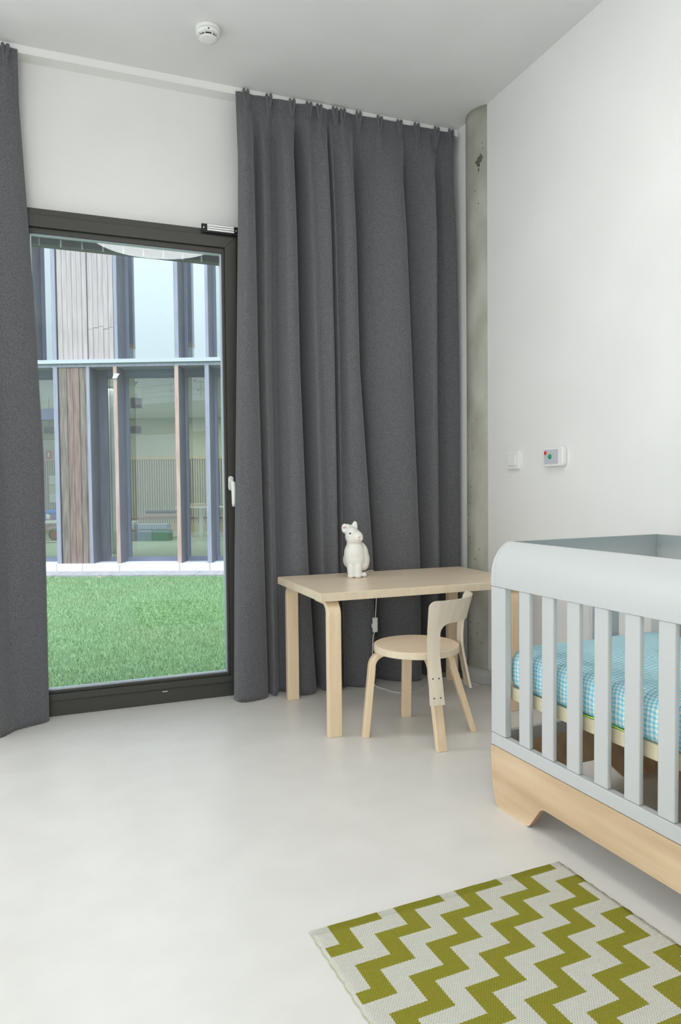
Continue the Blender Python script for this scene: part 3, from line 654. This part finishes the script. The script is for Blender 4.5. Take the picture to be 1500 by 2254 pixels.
# lawn: blades of grass
def lawn():
    N = 150000
    y = 4.3 + (rng.random(N)**1.15)*7.2; x = -1.3+rng.random(N)*4.6
    u = (x-FO.x)*fl_.x+(y-FO.y)*fl_.y; v = (x-FO.x)*fn.x+(y-FO.y)*fn.y
    k = v < -.54; x, y = x[k], y[k]; N = len(x)
    patch = .5+.5*np.sin(x*2.1+np.sin(y*1.7)*1.5)*np.sin(y*1.3+1)
    h = .018+.018*rng.random(N); a = rng.random(N)*2*np.pi; lean = .014*rng.random(N)+.004; la = rng.random(N)*2*np.pi; w = .0018+.0018*rng.random(N)
    dx, dy = np.cos(a)*w, np.sin(a)*w; lx, ly = np.cos(la)*lean, np.sin(la)*lean
    V = np.empty((N, 5, 3)); z0 = GZ-.02
    V[:, 0] = np.c_[x-dx, y-dy, np.full(N, z0)]; V[:, 1] = np.c_[x+dx, y+dy, np.full(N, z0)]
    V[:, 2] = np.c_[x+dx*.8+lx*.5, y+dy*.8+ly*.5, z0+h*.6]; V[:, 3] = np.c_[x-dx*.8+lx*.5, y-dy*.8+ly*.5, z0+h*.6]; V[:, 4] = np.c_[x+lx*1.5, y+ly*1.5, z0+h]
    me = bpy.data.meshes.new('lawn_grass'); me.vertices.add(N*5); me.vertices.foreach_set('co', V.ravel())
    me.loops.add(N*7); li = np.empty((N, 7), int); b = np.arange(N)[:, None]*5; li[:, :4] = b+[0, 1, 2, 3]; li[:, 4:] = b+[3, 2, 4]
    me.loops.foreach_set('vertex_index', li.ravel()); me.polygons.add(N*2)
    st = np.empty((N, 2), int); st[:, 0] = np.arange(N)*7; st[:, 1] = st[:, 0]+4; me.polygons.foreach_set('loop_start', st.ravel())
    me.update(calc_edges=True); me.validate()
    o = bpy.data.objects.new('lawn_grass', me); COL.objects.link(o)
    mm = mat('grass_blade', (.12, .3, .08), .8, spec=.2); n = mm.node_tree; bb = n.nodes['Principled BSDF']
    t = nd(n, 'ShaderNodeTexCoord'); n1 = nd(n, 'ShaderNodeTexNoise'); n1.inputs['Scale'].default_value = 60; n2 = nd(n, 'ShaderNodeTexNoise'); n2.inputs['Scale'].default_value = .9; n2.inputs['Detail'].default_value = 4
    r1 = nd(n, 'ShaderNodeValToRGB'); e = r1.color_ramp.elements; e[0].position = .3; e[1].position = .7; e[0].color = (.125, .28, .10, 1); e[1].color = (.40, .58, .33, 1)
    r2_ = nd(n, 'ShaderNodeValToRGB'); e = r2_.color_ramp.elements; e[0].position = .48; e[1].position = .72; e[0].color = (0, 0, 0, 1); e[1].color = (1, 1, 1, 1)
    mx = nd(n, 'ShaderNodeMix', data_type='RGBA'); mx.inputs['B'].default_value = (.30, .37, .18, 1); ml = nd(n, 'ShaderNodeMath', operation='MULTIPLY'); ml.inputs[1].default_value = .55
    n.links.new(t.outputs['Object'], n1.inputs['Vector']); n.links.new(t.outputs['Object'], n2.inputs['Vector']); n.links.new(n1.outputs['Fac'], r1.inputs[0]); n.links.new(n2.outputs['Fac'], r2_.inputs[0])
    n.links.new(r2_.outputs[0], ml.inputs[0]); n.links.new(ml.outputs[0], mx.inputs['Factor']); n.links.new(r1.outputs[0], mx.inputs['A']); n.links.new(mx.outputs['Result'], bb.inputs['Base Color'])
    me.materials.append(mm)
    o['kind'] = 'stuff'; return tag(o, 'short green lawn filling the courtyard beyond the door', 'grass')
lawn()
for k, (u, v) in enumerate(((-.27, -.75), (-.95, -4.9), (.05, -3.6))):
    bm = bmesh.new(); vs = [bm.verts.new(p) for p in ((-.03, 0, .0), (-.01, .014, .006), (.02, .012, .002), (.035, 0, .012), (.015, -.014, .004), (-.015, -.012, .008))]; bm.faces.new(vs)
    o = link('fallen_leaf', bm, mat('dry_leaf', (.52, .38, .22), .8)); sm_ = o.modifiers.new('s', 'SOLIDIFY'); sm_.thickness = .001
    o.location = FW(u, v, GZ+.012); o.rotation_euler = (.3, .2, k*1.3)
    tag(o, ['dry brown leaf on the lawn close to the far paving', 'dry leaf on the lawn at the lower left of the pane', 'dry leaf in the middle of the lawn'][k], 'leaf', 'fallen leaves')

# ---- building across the courtyard
bd = thing('building', 'two-storey glazed building with brown timber cladding across the lawn', 'building', FO, -FA)
M_bw = noisy('brown_cladding', (.11, .085, .073), (.29, .225, .195), scale=(12, 12, .9), nscale=3, detail=8, rough=.75, bump=.2, lo=.3, hi=.7)
M_bw_b = noisy('rusty_cladding', (.14, .092, .078), (.33, .22, .185), scale=(12, 12, .9), nscale=3, detail=8, rough=.75, bump=.2, lo=.3, hi=.7)
M_bw2 = noisy('pale_weathered_cladding', (.40, .325, .32), (.53, .455, .45), scale=(12, 12, .8), nscale=3, detail=8, rough=.8, bump=.15, lo=.3, hi=.7)
M_fin = noisy('fin_shaded_timber', (.105, .11, .15), (.15, .15, .185), scale=(8, 8, .8), nscale=4, rough=.7)  # fin sides: shade put into the darker colour
M_finr = noisy('fin_edge_lit_timber', (.45, .29, .24), (.56, .385, .33), scale=(8, 8, .8), nscale=4, rough=.7)  # reddish front edge, its lit tone put into the colour
M_fing = noisy('fin_edge_lit_grey_timber', (.28, .285, .365), (.34, .34, .42), scale=(8, 8, .8), nscale=4, rough=.7)  # lighter grey front edge, daylight painted into the colour
M_ff = mat('facade_frame_metal', (.16, .18, .26), .5)
M_cap = mat('zinc_capping', (.50, .53, .58), .5, .1)
M_pl = noisy('white_plinth', (.78, .79, .81), (.84, .85, .87), nscale=6, rough=.7)
def bp(nm, mtl, *a, **k): return link(nm, B(*a), mtl, bd, **k)
# plinth blocks and paving
pe = [-4.2, -2.8, -1.19, -.80, -.24, .66, 1.115, 2.4, 3.8]
for a, b in zip(pe, pe[1:]): bp('plinth_block', M_pl, a+.004, b-.004, -.03, .5, GZ, .022)
u = -4.2
while u < 3.8:
    bp('paving_slab', noisy('pale_paving', (.30, .29, .30), (.42, .40, .41), nscale=12, rough=.85), u+.004, u+.396, -.53, -.035, GZ-.03, GZ+.012+random.uniform(0, .004)); u += .4
Z1, Z2 = 2.93, 5.4
bp('transom_beam', M_fing, -4.2, 3.8, -.01, .36, 2.93, 2.975)
bp('capping', M_cap, -4.2, 3.8, -.05, .40, 2.98, 3.035)
bp('lintel', M_ff, -4.2, 3.8, .34, .44, 2.835, 2.93)
# lower timber panel: planks
lo = [(-1.105, -.985), (-.985, -.895), (-.895, -.80), (-.80, -.715)]
for k, (a, b) in enumerate(lo): bp('plank', (M_bw, M_bw_b, M_bw_b, M_bw)[k], a+.003, b-.003, .0+.006*(k % 2), .05, .01, 2.925, bevel=.002)
bp('plank', M_bw, -.712, -.690, .004, .05, .01, 2.925)
bp('panel_back', M_ff, -1.12, -.69, .05, .08, .01, 2.93)
# upper planks
us = list(np.linspace(-1.100, -.660, 7)); 
for k, (a, b) in enumerate(zip(us, us[1:])): bp('plank', M_bw2, a+.0022, b-.0022, .004*(k % 2), .04, 3.04, Z2, bevel=.002)
us = list(np.linspace(-.645, -.262, 6))
for k, (a, b) in enumerate(zip(us, us[1:])):
    bp('plank', M_bw2, a+.0022, b-.0022, .004*(k % 2), .04, 3.04, 3.48+.02*(k % 3), bevel=.002); bp('plank', M_bw2, a+.0022, b-.0022, .004*((k+1) % 2), .04, 3.485+.02*(k % 3), Z2, bevel=.002)
bp('panel_back', M_ff, -1.11, -.25, .04, .07, 3.04, Z2)
# fins lower: (u0,u1,edge mat)
for a, b, em_ in ((-1.184, -1.122, M_fing), (-.684, -.640, M_fing), (-.280, -.228, M_finr), (.632, .688, M_finr), (1.08, 1.14, M_fing), (2.0, 2.06, M_fing), (-2.1, -2.04, M_fing), (-3.0, -2.94, M_fing)):
    bp('fin', M_fin, a, b, .008, .40, .02, 2.93); bp('fin_edge', em_, a, b, -.012, .0075, .02, 2.93)
    bp('post', M_ff, b-.03, b+.035, .36, .42, .02, 2.93)
for a, b, em_ in ((-1.184, -1.123, M_fing), (-.252, -.205, M_fing), (.64, .70, M_fing), (1.10, 1.143, M_fing), (2.0, 2.06, M_fing), (-2.1, -2.04, M_fing), (-1.56, -1.50, M_fing)):
    bp('fin', M_fin, a, b, .008, .40, 3.04, Z2); bp('fin_edge', em_, a, b, -.012, .0075, 3.04, Z2)
    bp('post', M_ff, b-.02, b+.035, .36, .42, 3.04, Z2)
bp('fin', M_finr, -.64, -.50, .30, .36, .02, 2.93, ) if False else None
bp('reveal_panel', M_fin, -.655, -.50, .33, .37, .02, 2.93)
# window sills, frames and panes
for a, b in ((-4.1, -3.0), (-2.70, -2.1), (-2.04, -1.184), (-.50, -.24), (-.23, .66), (.70, 1.11), (1.15, 2.0), (2.07, 3.7)):
    bp('sill', M_ff, a, b, .32, .43, .022, .085); pn = bp('pane', M_fglass, a, b, .395, .401, .085, 2.84)
    bp('glazing_bar', M_ff, a, b, .37, .42, 2.815, 2.84)
bp('door_rail', M_ff, -2.04, -1.184, .36, .43, 2.20, 2.37)
for a, b in ((-4.1, -2.1), (-2.04, -1.56), (-1.5, -1.184), (-.205, .64), (.70, 1.10), (1.143, 2.0), (2.07, 3.7)):
    bp('sill', M_ff, a, b, .36, .43, 3.04, 3.085); bp('pane', M_fglass, a, b, .395, .401, 3.085, Z2)
bp('roof_slab', M_ff, -4.3, 4.0, -.3, 1.2, Z2, Z2+.3)
# interior of the hall
M_hw = noisy('hall_wall', (.46, .47, .36), (.52, .53, .42), nscale=2, rough=.8)
M_rib = mat('pale_timber_rib', (.50, .46, .34), .7); M_gap = mat('rib_backing', (.16, .15, .11), .8)
bp('hall_floor', mat('pale_green_floor', (.46, .53, .46), .35), -6.2, 4.0, .45, 7.5, -.1, .03)
bp('hall_ceiling', mat('hall_ceiling_paint', (.62, .64, .60), .8), -6.2, 4.0, .45, 7.6, 2.86, 3.0)
bp('hall_back_wall', M_hw, -6.2, 4.0, 7.2, 7.5, .03, 2.86)
bp('rib_backing', M_gap, -5.6, 1.5, 7.17, 7.2, .25, 1.84)
bm = bmesh.new(); u = -5.58
while u < 1.5: box(bm, u, u+.032, 7.145, 7.17, .25, 1.84); u += .06
stuff(link('wall_rib', bm, M_rib, bd))
bp('dado_rail', mat('dado_timber', (.62, .47, .28), .6), -5.6, 1.5, 7.13, 7.2, 1.84, 1.90)
bp('hall_skirting', mat('skirting_timber', (.45, .36, .2), .6), -5.6, 1.5, 7.14, 7.2, .03, .26)
bp('hall_side_wall', M_hw, -6.2, -6.0, .45, 7.2, .03, 2.86); bp('hall_side_wall', M_hw, 3.8, 4.0, .45, 7.2, .03, 2.86)
bp('upper_parapet', mat('white_parapet', (.17, .185, .19), .6), -4.3, 4.0, 4.9, 5.0, 3.0, 3.30)
for a, b in ((-.73, -.635), (.32, .42), (-2.42, -2.29)):
    bp('upper_side_post', M_ff, a, b, 2.0, 2.1, 3.66, Z2); bp('post_shoe', mat('shoe_timber', (.36, .27, .2), .7), a-.003, b+.003, 1.997, 2.103, 3.58, 3.66)
    bp('post_base', mat('pale_post', (.5, .55, .56), .7), a+.003, b-.003, 2.003, 2.097, 3.0, 3.58)
link('round_column', cyl(bmesh.new(), (-.915, 1.6), .085, .03, 2.86, 32), mat('hall_column_paint', (.80, .84, .82), .6), bd, smooth=True)
hl = area('hall_fill_light', FW(-1.2, 3.8, 2.82), (0, 0, 0), 5.5, 4.5, HALL_POWER, (1, .98, .92))  # area fill added under the ceiling to brighten the hall
# things in the hall
def at(u, v, z=.03): return FW(u, v, z)
def pendant(u, v, z, r, h, lab):
    p = thing('pendant_lamp', lab, 'lamp', at(u, v, z), -FA, 'black drum pendants in the hall')
    bm = lathe(bmesh.new(), [(r-.012, 0), (r, 0), (r, h), (r-.012, h), (r-.012, .002)], n=32); link('lamp_shade', bm, M_black, p, smooth=False)
    e2 = mat('warm_lamp_glow', (.9, .9, .85), .5); e2.node_tree.nodes['Principled BSDF'].inputs['Emission Color'].default_value = (1, .95, .85, 1); e2.node_tree.nodes['Principled BSDF'].inputs['Emission Strength'].default_value = 3
    link('diffuser', cyl(bmesh.new(), (0, 0), r-.013, .004, .012, 24), e2, p)
    link('cord', cyl(bmesh.new(), (0, 0), .006, h-.02, 2.86-z, 6), M_black, p)
pendant(-.77, 2.5, 2.60, .11, .17, 'black drum pendant lamp, the higher one in the middle pane')
pendant(-1.05, 3.3, 2.20, .10, .13, 'black drum pendant lamp, the lower one in the middle pane')
pendant(-2.62, 3.0, 2.19, .10, .12, 'black drum pendant lamp in the left pane near the curtain')
# exit sign / fire point / papers on the back wall
sg_ = tag(link('fire_sign', B(-.07, .07, -.008, 0, -.10, .10), mat('sign_red', (.65, .05, .03), .5)), 'small red fire equipment sign on the hall wall', 'sign'); sg_.location = at(-4.52, 7.12, 1.98); sg_.rotation_euler = (0, 0, -FA)
sg2 = link('symbol', B(-.02, .02, -.011, -.008, -.05, .06), mat('sign_white', (.8, .8, .8), .5), sg_)
for k, (z0, z1) in enumerate(((1.24, 1.46), (1.02, 1.22), (.80, 1.01))):
    pp = tag(link('notice', B(-.16, .16, -.006, 0, 0, z1-z0), mat(('notice_paper', 'notice_paper_buff', 'notice_paper2')[k], ((.72, .76, .76), (.60, .62, .48), (.72, .78, .78))[k], .7)), ('top', 'middle buff', 'bottom')[k]+' paper notice pinned to the ribbed hall wall', 'notice', 'notices on the hall wall')
    pp.location = at(-4.36, 7.13, z0); pp.rotation_euler = (0, 0, -FA)
    for q in range(3): link('printed_line', B(-.12, .10-.05*(q % 2), -.0075, -.006, (z1-z0)*(.25+.22*q), (z1-z0)*(.29+.22*q)), mat('print_grey', (.45, .48, .48), .7), pp)
# trolley with the blue plush
tr = thing('trolley', 'white-topped trolley with red frame and wheel behind the left pane', 'trolley', at(-3.30, 4.2), -FA)
link('top', B(-.12, .55, -.2, .25, .40, .44), M_white, tr, bevel=.005)
M_red = mat('red_tube', (.42, .05, .03), .45)
bm = bmesh.new(); tube(bm, [(-.06, -.1, .40), (-.02, -.1, .24), (.06, -.1, .28), (.15, -.1, .37)], .014, 8); tube(bm, [(-.02, -.1, .24), (-.03, -.1, .06)], .014, 8); tube(bm, [(.02, -.1, .34), (.3, -.1, .36)], .012, 8); link('frame', bm, M_red, tr, smooth=True)
bm = bmesh.new()
bmesh.ops.create_cone(bm, cap_ends=True, segments=24, radius1=.125, radius2=.125, depth=.05, matrix=Matrix.Translation((.24, -.1, .165)) @ Matrix.Rotation(R(90), 4, 'X')); wh = link('wheel', bm, mat('tyre', (.05, .05, .06), .7), tr)
bm = bmesh.new(); bmesh.ops.create_cone(bm, cap_ends=True, segments=20, radius1=.085, radius2=.085, depth=.056, matrix=Matrix.Translation((.24, -.1, .165)) @ Matrix.Rotation(R(90), 4, 'X')); link('hub', bm, M_red, wh)
link('base', B(-.1, .55, -.2, .25, .01, .035), M_white, tr)
ts = thing('plush_toy', 'blue plush animal lying on the trolley', 'toy', at(-3.22, 4.1, .482), -FA)
M_blue = noisy('blue_plush', (.01, .10, .42), (.03, .2, .62), nscale=30, rough=.9)
bm = bmesh.new(); ell(bm, (.10, 0, .17), (.13, .08, .055), 10); ell(bm, (.0, -.02, .15), (.07, .06, .06), 10); ell(bm, (-.06, -.03, .19), (.03, .02, .02), 8); ell(bm, (.15, 0, .24), (.02, .02, .035), 8)
tube(bm, [(.0, -.02, .12), (-.06, -.03, .05), (-.11, -.03, .02)], [.03, .027, .03], 8); tube(bm, [(.05, -.02, .1), (.02, -.05, .04), (-.02, -.06, .02)], [.03, .025, .03], 8); tube(bm, [(.17, 0, .15), (.18, -.02, .06), (.14, -.03, .02)], [.035, .03, .03], 8)
link('body', bm, M_blue, ts, smooth=True)
bm = bmesh.new(); ell(bm, (.055, -.075, .085), (.045, .015, .055), 8); link('white_bib', bm, M_white, ts, smooth=True)
bm = bmesh.new(); ell(bm, (.13, -.06, .06), (.02, .02, .05), 8); link('red_ribbon', bm, M_red, ts, smooth=True)
# boxes and low table
M_card = mat('cardboard', (.42, .33, .24), .8)
tbh = thing('bench_table', 'low brown table top on white legs behind the middle pane', 'table', at(-1.05, 5.05), -FA)
link('top', B(-.75, 1.55, -.15, .35, .42, .47), mat('brown_top', (.26, .17, .12), .6), tbh)
for x in (.35,): link('leg', tube(bmesh.new(), [(x, -.1, .42), (x+.14, -.1, .02)], .016, 8), M_white, tbh)
link('leg', tube(bmesh.new(), [(-.7, -.1, .42), (-.7, -.1, .0)], .016, 8), M_white, tbh)
bx = [((-.36, .50), (0, .155), (.17, .27, .22), 'dark green crate on the hall floor, lower one', (.30, .62)), ]
for nm, u0, u1, z0, z1, cc, lab in (('cardboard_box', -1.60, -1.42, .03, .24, (.33, .24, .20), 'brown cardboard box at the left end of the box pile'), ('storage_crate', -1.41, -1.08, .04, .27, (.22, .28, .42), 'blue-grey storage crate on the hall floor'), ('storage_crate', -1.07, -.72, .04, .27, (.03, .20, .12), 'green storage crate on the hall floor'), ('flat_carton', -1.58, -1.45, .28, .44, (.6, .58, .58), 'white carton with red print on the box pile'), ('plastic_tray', -1.43, -.76, .28, .38, (.26, .33, .40), 'grey-blue plastic tray lying on the crates')):
    o = tag(link(nm, B(u0, u1, 0, .3, 0, z1-z0), mat(nm+'_%.2f' % cc[0], cc, .6), bevel=.005), lab, 'box', 'boxes in the hall')
    o.location = at(0, 4.62 - .35, z0 if z0 > .05 else .03); o.rotation_euler = (0, 0, -FA)
for nm, u0, u1, z0, z1, cc, lab in (('cardboard_flat', -1.48, -.55, .505, .575, (.40, .32, .23), 'flattened cardboard lying on the low brown table'), ('folded_coat', -1.44, -.80, .58, .635, (.04, .055, .075), 'dark folded coat on the flattened cardboard')):
    o = tag(link(nm, B(u0, u1, -.1, .2, 0, z1-z0), mat(nm, cc, .8), bevel=.02 if nm[0] == 'f' else .003), lab, 'box' if nm[0] == 'c' else 'clothing')
    o.location = at(0, 5.08, z0); o.rotation_euler = (0, 0, -FA)
tt2 = thing('white_table', 'white T-legged table behind the right pane', 'table', at(-.10, 4.6), -FA)
link('top', B(-.5, .6, -.25, .25, .68, .705), M_white, tt2); link('leg', B(-.05, .03, -.03, .03, .05, .68), M_white, tt2); link('foot', B(-.35, .45, -.04, .04, 0, .05), M_white, tt2)
o = tag(link('wooden_tray', B(-.22, .12, -.15, .15, 0, .06), M_card, bevel=.004), 'shallow wooden tray on the white T-legged table', 'tray'); o.location = at(-.10, 4.6, .736); o.rotation_euler = (0, 0, -FA)
st = thing('pushchair', 'folded white and grey pushchair beside the hall column', 'pushchair', at(-2.12, 4.3), -FA)
bm = bmesh.new()
for a, b in (((-.14, 0, .02), (.10, 0, .75)), ((.10, 0, .02), (-.12, 0, .75)), ((-.14, .2, .02), (.10, .2, .75)), ((-.12, 0, .75), (-.02, 0, .80))): tube(bm, [a, b], .013, 8)
link('frame', bm, M_steel, st, smooth=True); link('seat_fabric', B(-.08, .07, .02, .18, .3, .62), mat('lilac_fabric', (.35, .33, .45), .8), st)
for x in (-.13, .11):
    bm = bmesh.new(); bmesh.ops.create_cone(bm, cap_ends=True, segments=16, radius1=.07, radius2=.07, depth=.03, matrix=Matrix.Translation((x, -.02, .075)) @ Matrix.Rotation(R(90), 4, 'X')); link('wheel', bm, M_black, st)
# white sensor tag on the fin
tg = tag(link('sensor', prism(bmesh.new(), [(-.045, -.035), (.02, -.035), (.065, .035), (-.015, .035)], 'y', -.012, 0), M_white), 'small white slanted sensor plate on the third fin', 'sensor'); tg.location = FW(-.243, -.02, 2.79); tg.rotation_euler = (0, 0, -FA)

# ---- our own building's outside (mirrored in the hall's glass): fascia, roof terrace railing
ow = struct(link('trim_2', B(-9, 9, YF+.3, YF+.55, 2.62, 3.42), mat('white_fascia', (.60, .60, .59), .6)))
rl = thing('roof_railing', 'white roof terrace railing mirrored in the glass across the courtyard', 'railing', (0, YF+.45, 3.42))
M_rail = mat('rail_paint', (.85, .86, .86), .4)
for z in (.50, .33, .18): link('rail', B(-9, 9, -.02, .02, z, z+.03), M_rail, rl)
x = -9.0
while x <= 9: link('post', B(x-.02, x+.02, -.02, .02, 0, .53), M_rail, rl); x += 1.0
struct(link('roof', B(-9, 9, YB-1, YF+.3, ZC+.15, ZC+.19), mat('roof_gravel', (.35, .35, .33), .9)))
def tree(loc, h, r, lab, seed):
    t = thing('tree', lab, 'tree', loc, 0, 'trees behind the roof, seen in reflection'); rr = random.Random(seed)
    link('trunk', tube(bmesh.new(), [(0, 0, 0), (.05, 0, h*.4), (0, .1, h*.7)], [.16, .11, .05], 8), mat('bark', (.12, .09, .07), .9), t)
    N = 5000; P = np.array([[rr.gauss(0, r*.42), rr.gauss(0, r*.42), h*.72+rr.gauss(0, r*.38)] for _ in range(N)]); bm = bmesh.new()
    for p in P:
        s = .09; a = Vector((rr.uniform(-1, 1), rr.uniform(-1, 1), rr.uniform(-1, 1))).normalized()*s; b = a.orthogonal().normalized()*s*.6; p = Vector(p)
        bm.faces.new([bm.verts.new(p-a), bm.verts.new(p+b), bm.verts.new(p+a), bm.verts.new(p-b)])
    stuff(link('foliage', bm, noisy('leaf_green', (.05, .12, .04), (.12, .22, .07), nscale=3, rough=.8), t))
tree((-8, -9, -.2), 7.5, 2.8, 'leafy green tree mirrored above the left pane', 1)
tree((4.5, -11, -.2), 6.8, 2.8, 'leafy green tree mirrored above the middle pane', 2)
